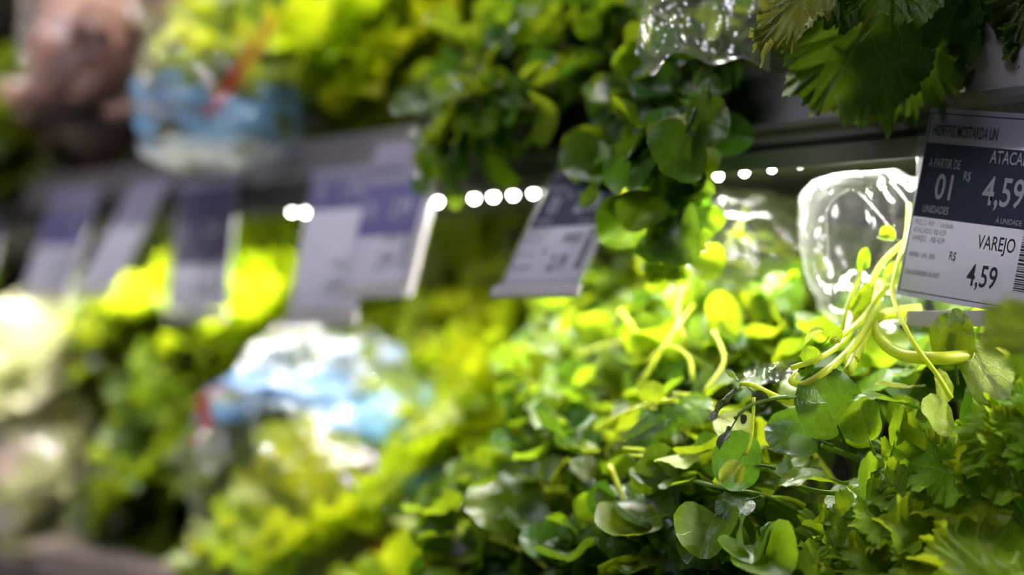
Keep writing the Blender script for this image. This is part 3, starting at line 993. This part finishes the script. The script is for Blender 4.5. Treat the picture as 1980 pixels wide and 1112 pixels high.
spill_bunch('watercress bunch drooping over the rail beside the pale lilac tag', (-0.62, 0.70, 1.345),
            [(850, 970, 120, 185, .575, .595, 10, .010, (-.2, -.8, .45)), (900, 1010, 140, 195, .570, .588, 7, .008, (-.2, -.8, .3)),
             (885, 915, 200, 225, .565, .58, 3, .012, (-.2, -.8, .2)), (980, 1100, 40, 200, .60, .65, 10, .005, (-.1, -.7, .6))], 21, 1.15, ('cress', 'cress', 'cress_dark'))
spill_bunch('watercress bunch standing on the upper shelf beside the crumpled clear bag', (-0.545, 0.72, 1.345),
            [(1000, 1240, 0, 170, .605, .66, 22, .0, (-.1, -.6, .75)), (1060, 1230, -60, 60, .64, .70, 14, 0, (-.1, -.6, .75))], 22, 1.1, ('cress', 'cress', 'cress_dark'))
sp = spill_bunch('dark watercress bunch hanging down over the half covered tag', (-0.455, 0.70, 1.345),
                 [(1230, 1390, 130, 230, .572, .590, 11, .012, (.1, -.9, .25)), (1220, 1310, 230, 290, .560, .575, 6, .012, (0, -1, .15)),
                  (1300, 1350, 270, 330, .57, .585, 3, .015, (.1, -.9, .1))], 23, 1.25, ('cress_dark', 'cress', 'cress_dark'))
so_ = Vector(sp.location)
rr_ = random.Random(5)
for (pts) in ([(1345, 270, .69), (1350, 330, .685), (1335, 400, .70), (1322, 470, .71)], [(1350, 290, .69), (1362, 340, .69), (1350, 420, .70), (1340, 500, .71)],
              [(1330, 300, .70), (1310, 380, .71), (1298, 440, .72), (1300, 490, .72)]):
    cp = catmull([P(*p) for p in pts], 5)
    st = stem_obj(cp, .0011, .0007, M['stem'], sp, so_, 6)
    for i in (8, 10, 12, 13, 14, 15):
        leaf('leaf', rr_.choice(CRESS), M['cress'], cp[i], Vector((rr_.uniform(-1, 1), rr_.uniform(-.6, .1), -0.7)), TC + rv(rr_, .4), rr_.uniform(.6, 1.1), st, so_)
for (b_, t_, mt, w_) in [((1345, 210, .665), (1290, 350, .655), 'cress_dark', 1.05), ((1372, 150, .67), (1365, 290, .665), 'cress_dark', .75),
                         ((1225, 290, .68), (1170, 365, .675), 'cress_dark', .9), ((1165, 350, .69), (1122, 400, .69), 'cress_dark', .6)]:
    leaf_to('leaf', CRESS_HERO[rr_.randrange(4)], M[mt], P(*b_), P(*t_), TC + rv(rr_, .25), st, so_).matrix_basis @= Matrix.Diagonal((w_, 1, 1, 1))

# ================================================================== FRILLY LEAVES
LET = [blade('lettuce_leaf', 0.12, 0.115, 84, 10, pl=0.004, pr=0.004, ruf=((0.011, 5), (0.008, 11), (0.005, 21)), serr=(0.03, 30), bend=(-0.9, -0.5, -1.2, 0.2, -0.3)[i],
             cup=(0.5, 0.3, 0.6, 0.7, 0.2)[i], obo=0.25, seed=60 + i, wav=0.012, rib=0.003, puck=0.004) for i in range(5)]
MUS = [blade('mustard_leaf', 0.115, 0.084, 260, 22, pl=0.010, pr=0.0022, ruf=((0.006, 3), (0.0065, 8), (0.0055, 17), (0.0035, 38)), serr=(0.028, 84), bend=(-0.5, 0.3, -0.9, -0.2)[i],
             cup=(-0.2, 0.4, 0.2, -0.3)[i], obo=0.22, seed=80 + i, wav=0.012, rib=0.0012, puck=0.0035, rpow=0.6, corr=0.0045) for i in range(4)]


FRL = [blade('mustard_frill_leaf', 0.055, 0.062, 150, 14, pl=0.004, pr=0.0012, ruf=((0.0040, 3), (0.0055, 7), (0.0036, 15), (0.0014, 31)), serr=(0.03, 48), bend=(-0.9, -0.4, 0.5)[i],
             cup=(0.5, 0.2, 0.7)[i], obo=0.25, seed=95 + i, wav=0.006, rib=0.0008, puck=0.003, rpow=0.55) for i in range(3)]


def mustard(label, origin, leaves, group, frills=()):
    o = Vector(origin)
    t = thing('mustard_greens_bunch', label, 'mustard greens', o, group)
    for (i, b, tp_, n, w, m) in leaves:
        bp = P(*b)
        lf = leaf_to('leaf', MUS[i % 4], M[m], bp, P(*tp_), Vector(n), t, o)
        lf.matrix_basis = lf.matrix_basis @ Matrix.Diagonal((w, 1, 1, 1))
        d = (bp - P(*tp_)).normalized()
        stem_obj(catmull([o + (bp - o) * 0.05, (o + bp + d * 0.02) / 2 + Vector((0, 0, .022)), bp + d * 0.006, bp - d * 0.012], 4), .0034, .0020, M['stem_dark'], t, o, 7, name='stalk')
    r = random.Random(77)
    for (px, py, Z, sz) in frills:
        tip = P(px, py, Z)
        root = tip + (Vector((-.233, .595, 1.13)) - tip).normalized() * sz * 0.6 + Vector((0, 0.6, -0.5)) * sz * 0.55 + rv(r, .004)
        leaf_to('leaf', FRL[r.randrange(3)], M['mustard'], root, tip, Vector((0, 0, 0.8)) + TC * 1.0 + rv(r, .3), t, o)
    return t


U = Vector((0, 0, 1))
mustard('frilly mustard greens at the lower shelf front under the large tag', (-0.195, 0.66, 1.035), [
    (0, (2130, 900, .612), (1728, 1000, .585), TC + U * .5, 1.15, 'mustard'),
    (1, (2060, 1200, .578), (1760, 1085, .570), TC + U * .8, 1.0, 'mustard'),
    (2, (1860, 1120, .60), (1548, 1045, .602), TC + U * .5, 1.0, 'mustard'),
    (3, (1880, 1020, .61), (1640, 930, .618), TC + U * .7, 0.8, 'mustard'),
    (0, (1905, 1010, .605), (1745, 838, .61), TC + U * .2, 0.9, 'mustard'),
    (1, (2010, 960, .585), (1905, 790, .59), TC + U * .3, 0.95, 'mustard'),
    (2, (2080, 930, .575), (1962, 745, .578), TC + U * .2, 0.9, 'mustard'),
    (3, (1780, 1180, .59), (1610, 985, .604), TC + U * .4, 0.85, 'mustard'),
    (0, (1990, 1010, .595), (1830, 850, .60), TC + U * .6, 0.8, 'mustard'),
    (1, (1700, 1230, .585), (1560, 1100, .595), TC + U * .6, 0.9, 'mustard'),
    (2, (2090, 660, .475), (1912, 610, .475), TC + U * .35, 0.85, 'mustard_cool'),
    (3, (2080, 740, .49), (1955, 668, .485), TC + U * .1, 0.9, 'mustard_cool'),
], 'mustard greens bunches', frills=[
    (1700, 905, .605, .040), (1730, 868, .608, .038), (1765, 880, .600, .040), (1790, 915, .596, .040), (1690, 940, .600, .036), 
    (1590, 1010, .600, .040), (1630, 985, .600, .040), (1560, 1055, .596, .040), (1600, 1080, .588, .042), (1660, 1010, .594, .040), (1690, 1060, .584, .042),
    (1640, 1100, .578, .040), (1720, 1010, .588, .040), (1560, 1105, .590, .036), (1925, 790, .588, .040), (1960, 770, .580, .042), (1890, 830, .592, .040),
    (1940, 840, .582, .042), (1975, 830, .576, .044), (1820, 850, .600, .034)])
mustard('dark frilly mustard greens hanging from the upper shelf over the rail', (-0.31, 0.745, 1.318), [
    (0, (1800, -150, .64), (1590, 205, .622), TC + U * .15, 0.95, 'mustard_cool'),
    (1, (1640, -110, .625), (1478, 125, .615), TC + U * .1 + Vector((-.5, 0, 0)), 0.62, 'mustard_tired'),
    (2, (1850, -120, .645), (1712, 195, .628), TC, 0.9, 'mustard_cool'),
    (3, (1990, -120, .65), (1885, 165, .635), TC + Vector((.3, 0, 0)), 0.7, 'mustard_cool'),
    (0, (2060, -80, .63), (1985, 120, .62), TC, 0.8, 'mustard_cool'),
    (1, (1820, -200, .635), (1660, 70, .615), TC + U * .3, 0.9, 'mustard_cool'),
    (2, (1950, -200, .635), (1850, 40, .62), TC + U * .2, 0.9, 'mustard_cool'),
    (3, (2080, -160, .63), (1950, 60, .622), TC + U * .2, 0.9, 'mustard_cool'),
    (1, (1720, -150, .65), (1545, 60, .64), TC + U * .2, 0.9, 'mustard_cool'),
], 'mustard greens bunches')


def head(name, label, cat, c, axis, R, n, seed, mats, meshes=None, group=None, t0=6, t1=88, flat=1.0, partname='leaf'):
    meshes = meshes or LET
    r = random.Random(seed)
    c = Vector(c)
    a = Vector(axis).normalized()
    e1 = a.cross(Vector((0.3, 0.2, 0.9))).normalized()
    e2 = a.cross(e1)
    base = c - a * R * 0.55
    t = thing(name, label, cat, base, group)
    for k in range(n):
        f = (k + 0.5) / n
        th = math.radians(t0 + (t1 - t0) * f ** 0.85) + r.gauss(0, 0.08)
        az = k * 2.39996 + r.gauss(0, 0.2)
        rad = e1 * math.cos(az) + e2 * math.sin(az)
        d = a * math.cos(th) + rad * math.sin(th)
        nn = a * math.sin(th) - rad * math.cos(th) + rv(r, 0.25)
        me = r.choice(meshes)
        leaf(partname, me, M[r.choice(mats)], base + rad * R * 0.08, d, nn, R * r.uniform(1.15, 1.55) / LEAF_LEN[me.name] * (0.85 + 0.15 * f), t, base)
    vs, fs = tube([-a * R * 0.12, a * R * 0.05, a * R * 0.3], [R * 0.16, R * 0.17, R * 0.05], 10)
    link('stalk', mesh('stalk', vs, fs, [(0.5, 0.1)] * len(vs)), t, M['stem'])
    return t


LG = 'curly lettuce heads on the lower shelf'
AX = Vector((-0.15, -0.75, 0.65))
head('lettuce_head', 'bright curly lettuce head beside the watercress heap', 'lettuce', P(930, 700, 1.02), AX, .082, 30, 31, ('lettuce',), group=LG)
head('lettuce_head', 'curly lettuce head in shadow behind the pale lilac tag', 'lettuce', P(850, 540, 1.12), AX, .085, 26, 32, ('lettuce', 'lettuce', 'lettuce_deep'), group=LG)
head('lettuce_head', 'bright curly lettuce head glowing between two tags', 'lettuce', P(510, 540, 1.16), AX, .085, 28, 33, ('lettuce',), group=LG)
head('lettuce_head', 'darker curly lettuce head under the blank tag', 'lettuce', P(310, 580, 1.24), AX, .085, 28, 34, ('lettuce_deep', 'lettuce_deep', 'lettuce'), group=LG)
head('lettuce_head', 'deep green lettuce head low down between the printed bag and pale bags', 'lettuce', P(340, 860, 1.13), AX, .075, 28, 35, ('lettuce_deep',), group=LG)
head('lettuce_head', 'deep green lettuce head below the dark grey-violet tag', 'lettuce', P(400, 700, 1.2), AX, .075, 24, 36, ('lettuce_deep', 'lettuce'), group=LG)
head('lettuce_head', 'bright lettuce head inside the printed bag on the lower shelf', 'lettuce', P(650, 950, 1.00), AX + Vector((0, 0, .3)), .088, 32, 37, ('lettuce',), group=LG)
head('lettuce_head', 'lettuce head at the lower shelf edge under the printed bag', 'lettuce', P(800, 1175, .86), Vector((-.1, -.6, .8)), .06, 22, 38, ('lettuce',), group=LG)
UG = 'curly lettuce heads on the upper shelf'
UAX = Vector((-0.2, -0.6, 0.75))
head('lettuce_head', 'bright curly lettuce head on the upper shelf beside the standing watercress', 'lettuce', P(740, 60, 1.03), UAX, .078, 30, 41, ('lettuce', 'lettuce', 'lettuce_deep'), group=UG)
head('lettuce_head', 'bright curly lettuce head in the bag with the red stripe', 'lettuce', P(520, 40, 1.12), UAX, .082, 30, 42, ('lettuce',), group=UG)
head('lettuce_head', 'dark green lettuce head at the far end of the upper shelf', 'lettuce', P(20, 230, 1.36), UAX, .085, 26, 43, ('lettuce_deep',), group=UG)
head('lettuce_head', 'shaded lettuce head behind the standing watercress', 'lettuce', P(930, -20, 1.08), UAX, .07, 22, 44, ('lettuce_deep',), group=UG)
CG = 'pale leafy heads in clear bags'
head('cabbage_head', 'pale whitish green leafy head in the far upper bag of the lower shelf', 'leaf vegetable', P(70, 700, 1.32), AX + Vector((0, 0, .5)), .075, 22, 51, ('cabbage',), group=CG)
head('cabbage_head', 'pale leafy head in the low bag at the shelf end', 'leaf vegetable', P(110, 910, 1.24), AX + Vector((-.3, 0, .2)), .062, 20, 52, ('cabbage', 'cabbage', 'red_leaf'), group=CG)
head('red_leaf_head', 'pinkish brown leafy head in a misted bag on the upper shelf', 'leaf vegetable', P(230, 60, 1.24), UAX, .085, 26, 53, ('red_leaf',))
head('red_leaf_head', 'small reddish leafy head low on the upper shelf beside the misted bag', 'leaf vegetable', P(185, 260, 1.28), UAX, .045, 16, 54, ('red_leaf',))

# ================================================================== PLASTIC BAGS
def crumple(p, amp, fr, seed):
    """sharp-creased folds of thin film: ridges that run mostly up and down, with finer facets between them"""
    o = Vector((seed * 3.1, seed * 1.7, seed * 5.3))
    q = Vector((p.x * fr, p.y * fr, p.z * fr * 0.55)) + o
    h = q * 0.6
    w = Vector((noise.noise(h), noise.noise(h + Vector((9.3, 1.5, 7.6))), noise.noise(h + Vector((3.7, 12.1, 5.4))))) * 0.9
    a = 1 - 2.2 * abs(noise.noise(q + w))
    b = 1 - 2.2 * abs(noise.noise(q * 2.1 + w * 1.5 + o))
    c = 1 - 2.2 * abs(noise.noise(q * 4.6 + w * 2.0))
    return amp * (a * 0.9 + b * 0.45 + c * 0.22 + 1.2 * noise.noise(q * 0.35))


def bag(label, c, ex, ey, ez, prof, mat, nth=72, nv=44, cr=0.005, fr=28.0, seed=1, sq=2.6, knot=None, cat='plastic bag', group='plastic produce bags', open_top=False, name='plastic_bag'):
    """film bag: cross-sections across ex, ey (half widths) stacked along ez (full height); prof = [(height 0..1, width 0..1)]"""
    c = Vector(c)
    ex, ey, ez = Vector(ex), Vector(ey), Vector(ez)
    t = thing(name, label, cat, c, group)
    vs, uvs, fs = [], [], []
    for j in range(nv + 1):
        v = j / nv
        w = prof[-1][1]
        for (a, wa), (b, wb) in zip(prof, prof[1:]):
            if a <= v <= b:
                k = (v - a) / (b - a)
                k = k * k * (3 - 2 * k)
                w = wa + (wb - wa) * k
                break
        for i in range(nth):
            th = 2 * math.pi * i / nth
            cx, sy = math.cos(th), math.sin(th)
            q = (abs(cx) ** sq + abs(sy) ** sq) ** (-1 / sq)
            dirv = (ex * cx + ey * sy) * q * w
            p = dirv + ez * v
            n = dirv.normalized() if dirv.length > 1e-6 else ez.normalized()
            p = p + (n * 0.8 + ez.normalized() * 0.3) * crumple(p + c, cr, fr, seed)
            vs.append(p)
            uvs.append((i / nth, v))
    for j in range(nv):
        for i in range(nth):
            i2 = (i + 1) % nth
            fs.append((j * nth + i, j * nth + i2, (j + 1) * nth + i2, (j + 1) * nth + i))
    if not open_top:
        fs.append(tuple(nv * nth + i for i in range(nth)))
    fs.append(tuple(nth - 1 - i for i in range(nth)))
    link('film', mesh('film', vs, fs, uvs), t, mat)
    return t, vs, nth, nv


def seam(t, vs, nth, nv, i, mat, r=0.0005, j0=0, j1=None):
    pts = [vs[j * nth + i] * 1.003 for j in range(j0, (j1 or nv) + 1)]
    tv, tf = tube(pts, [r] * len(pts), 5)
    link('seam', mesh('seam', tv, tf, [(0.5, 0.5)] * len(tv)), t, mat)


M['film_print'] = film_mat('printed_bag_film', haze=0.04, gloss=0.06, rough=0.10, bump=0.5, bscale=45.0, prints=[
    ((0.62, 0.68, 0.76), 0.55, patch(0.0, 1.0, 0.66, 0.98, 0.46)),
    ((0.08, 0.24, 0.60), 0.65, patch(0.0, 1.0, 0.60, 0.93, 0.52)),
    ((0.10, 0.36, 0.45), 0.45, patch(0.80, 1.0, 0.40, 0.80, 0.45)),
    ((0.60, 0.06, 0.03), 0.85, patch(0.52, 0.60, 0.55, 0.80, None)),
    ((0.60, 0.06, 0.03), 0.85, patch(0.80, 0.87, 0.10, 0.26, None))])
M['film_print_up'] = film_mat('printed_bag_film_striped', haze=0.05, gloss=0.06, rough=0.16, bump=0.5, bscale=45.0, prints=[
    ((0.22, 0.45, 0.80), 0.6, patch(0.0, 1.0, 0.08, 0.55, 0.45)),
    ((0.75, 0.76, 0.74), 0.55, patch(0.0, 1.0, 0.0, 0.16, 0.40)),
    ((0.55, 0.06, 0.04), 0.92, patch(0.70, 0.745, 0.25, 0.92, None, slant=-0.12))])

# clear upright bag in focus under the rail
c0 = P(1676, 650, .690)
top = P(1676, 336, .690)
t, vs, nth, nv = bag('clear upright plastic bag with bright folds next to the large tag', c0, RIGHT * .0285, FWD * .020, top - c0,
                     [(0, .30), (.18, .66), (.40, .93), (.65, 1.0), (.84, .97), (.93, .82), (.98, .55), (1, .12)], M['film_hero'], nth=130, nv=100, cr=.0042, fr=40, seed=3, sq=2.5)
seam(t, vs, nth, nv, 55, M['film_dull'], .0007)
seam(t, vs, nth, nv, 68, M['film_dull'], .0006, 20)
for pts in ([(1660, 372, .668), (1690, 402, .664), (1722, 442, .664)], [(1640, 366, .668), (1612, 385, .666), (1598, 412, .668), (1600, 470, .668), (1606, 540, .67)],
            [(1575, 520, .675), (1590, 560, .672), (1612, 610, .672)], [(1720, 350, .67), (1750, 385, .668), (1765, 420, .668)]):
    cp = [p - c0 for p in catmull([P(*p) for p in pts], 5)]
    tv, tf = tube(cp, [.00035] * len(cp), 5)
    link('crease', mesh('crease', tv, tf, [(0.5, 0.5)] * len(tv)), t, M['crease'])
# water drops clinging to the film
rd = random.Random(9)
dv, df = [], []
for k in range(70):
    i_, j_ = rd.randrange(66, 128), rd.randrange(10, 96)
    q_ = vs[j_ * nth + i_ % nth]
    rad_ = rd.uniform(.0004, .0011)
    b_ = len(dv)
    for a_, z_ in ((1.0, 0.0), (0.7, 0.7), (0.0, 1.0)):
        for m_ in range(6):
            an = m_ * math.pi / 3
            dv.append(q_ + (RIGHT * math.cos(an) * a_ + UP * math.sin(an) * a_ - FWD * z_) * rad_)
    for rr2 in range(2):
        for m_ in range(6):
            m2 = (m_ + 1) % 6
            df.append((b_ + rr2 * 6 + m_, b_ + rr2 * 6 + m2, b_ + rr2 * 6 + 6 + m2, b_ + rr2 * 6 + 6 + m_))
tag(link('water_drops', mesh('water_drops', dv, df), t, M['water']), kind='stuff')
c0 = P(1470, 560, .78)
t, vs, nth, nv = bag('clear bag with blazing highlights behind the upright bag', c0, RIGHT * .030, FWD * .02, P(1450, 372, .78) - c0,
                     [(0, .8), (.3, 1.0), (.7, .95), (.9, .7), (1, .35)], M['film'], nth=72, nv=44, cr=.006, fr=40, seed=5)
seam(t, vs, nth, nv, 30, M['film_dull'], .0008)
# crumpled bag on the upper shelf: two creased sheets that meet along the bottom weld
ub = thing('plastic_bag', 'crumpled clear bag hanging out beside the upper mustard leaves', 'plastic bag', P(1350, 60, .66), 'plastic produce bags')
uo_ = Vector(ub.location)


def bag_sheet(back):
    vs, fs, uvs = [], [], []
    NI, NJ = 46, 34
    for j in range(NJ + 1):
        for i in range(NI + 1):
            a, b = i / NI, j / NJ
            px = (1276 - 44 * b) * (1 - a) + 1492 * a
            low = 100 + 34 * math.exp(-((a - 0.12) / 0.07) ** 2) + 28 * a + 9 * math.sin(a * 14)
            py = -150 + (low + 150) * b
            puff = math.sin(math.pi * a) ** 0.6 * math.sin(math.pi * min(1, b * 0.5 + 0.5)) ** 0.6
            Z = .655 + (1 if back else -1) * 0.012 * puff
            p = P(px, py, Z)
            amp = (0.0042 + 0.006 * math.exp(-(a / 0.3) ** 2)) * (1 - 0.75 * (b > 0.985))
            p = p + FWD * crumple(p, amp, 46, 21 + back)
            vs.append(p - uo_)
            uvs.append((a, b))
    for j in range(NJ):
        for i in range(NI):
            k = j * (NI + 1) + i
            fs.append((k, k + 1, k + NI + 2, k + NI + 1))
    me = mesh('film', vs, fs, uvs, smooth=False)
    link('film', me, ub, M['film_foil'])
    return vs, NI


vs, NI = bag_sheet(0)
bag_sheet(1)
edge = [vs[j * (NI + 1)] for j in range(35)]
tv, tf = tube(edge, [.0007] * len(edge), 5)
link('side_weld', mesh('side_weld', tv, tf, [(0.5, 0.5)] * len(tv)), ub, M['crease'])
# printed bags
c0 = P(650, 1150, 1.0)
bag('large printed lettuce bag with white and blue top on the lower shelf', c0, RIGHT * .088, FWD * .075, P(620, 640, 1.02) - c0,
    [(0, .75), (.15, .95), (.45, 1.0), (.70, .85), (.90, .55), (1, .2)], M['film_print'], nth=150, nv=110, cr=.014, fr=26, seed=11, sq=2.2)
c0 = P(405, 335, 1.00)
bag('printed lettuce bag with blue base and red stripe leaning over the rail', c0, RIGHT * .058, FWD * .045, P(480, 20, 1.02) - c0,
    [(0, .40), (.10, .75), (.3, .95), (.7, 1.0), (1, 1.05)], M['film_print_up'], nth=130, nv=90, cr=.011, fr=28, seed=12, sq=2.3, open_top=True)
c0 = P(230, 300, 1.22)
bag('misted bag of pinkish brown leaves with a single bright glint', c0, RIGHT * .075, FWD * .06, P(220, -60, 1.24) - c0,
    [(0, .4), (.15, .8), (.4, 1.0), (1, .95)], M['film_dull'], nth=72, nv=44, cr=.008, fr=24, seed=13, open_top=True)
c0 = P(75, 815, 1.3)
bag('glaring clear bag of pale leaves at the far end of the lower shelf', c0, RIGHT * .058, FWD * .05, P(65, 590, 1.32) - c0,
    [(0, .8), (.3, 1.0), (.7, .95), (.9, .8), (1, .5)], M['film_dull'], nth=72, nv=44, cr=.007, fr=26, seed=14)
c0 = P(110, 1000, 1.22)
bag('clear bag of pale leaves lying low at the shelf end', c0, RIGHT * .070, FWD * .05, P(120, 830, 1.24) - c0,
    [(0, .8), (.3, 1.0), (.7, .95), (1, .55)], M['film_dull'], nth=72, nv=44, cr=.007, fr=26, seed=15)

# loose scrap of film on the watercress
fs_t = thing('film_scrap', 'small folded scrap of clear film on the watercress by the wilted sprig', 'plastic film', P(1490, 720, .635))
o_ = Vector(fs_t.location)
vs, fs, uvs = [], [], []
for j in range(9):
    for i in range(13):
        px, py = 1436 + i * 8.6 + j * 1.0, 712 - i * 1.6 + j * 4.6
        p = P(px, py, .632 - j * .0012) - o_
        vs.append(p + TC * crumple(p + o_, .0022, 110, 4))
        uvs.append((i / 12, j / 8))
for j in range(8):
    for i in range(12):
        fs.append((j * 13 + i, j * 13 + i + 1, j * 13 + i + 14, j * 13 + i + 13))
link('sheet', mesh('sheet', vs, fs, uvs), fs_t, M['film_dull'])
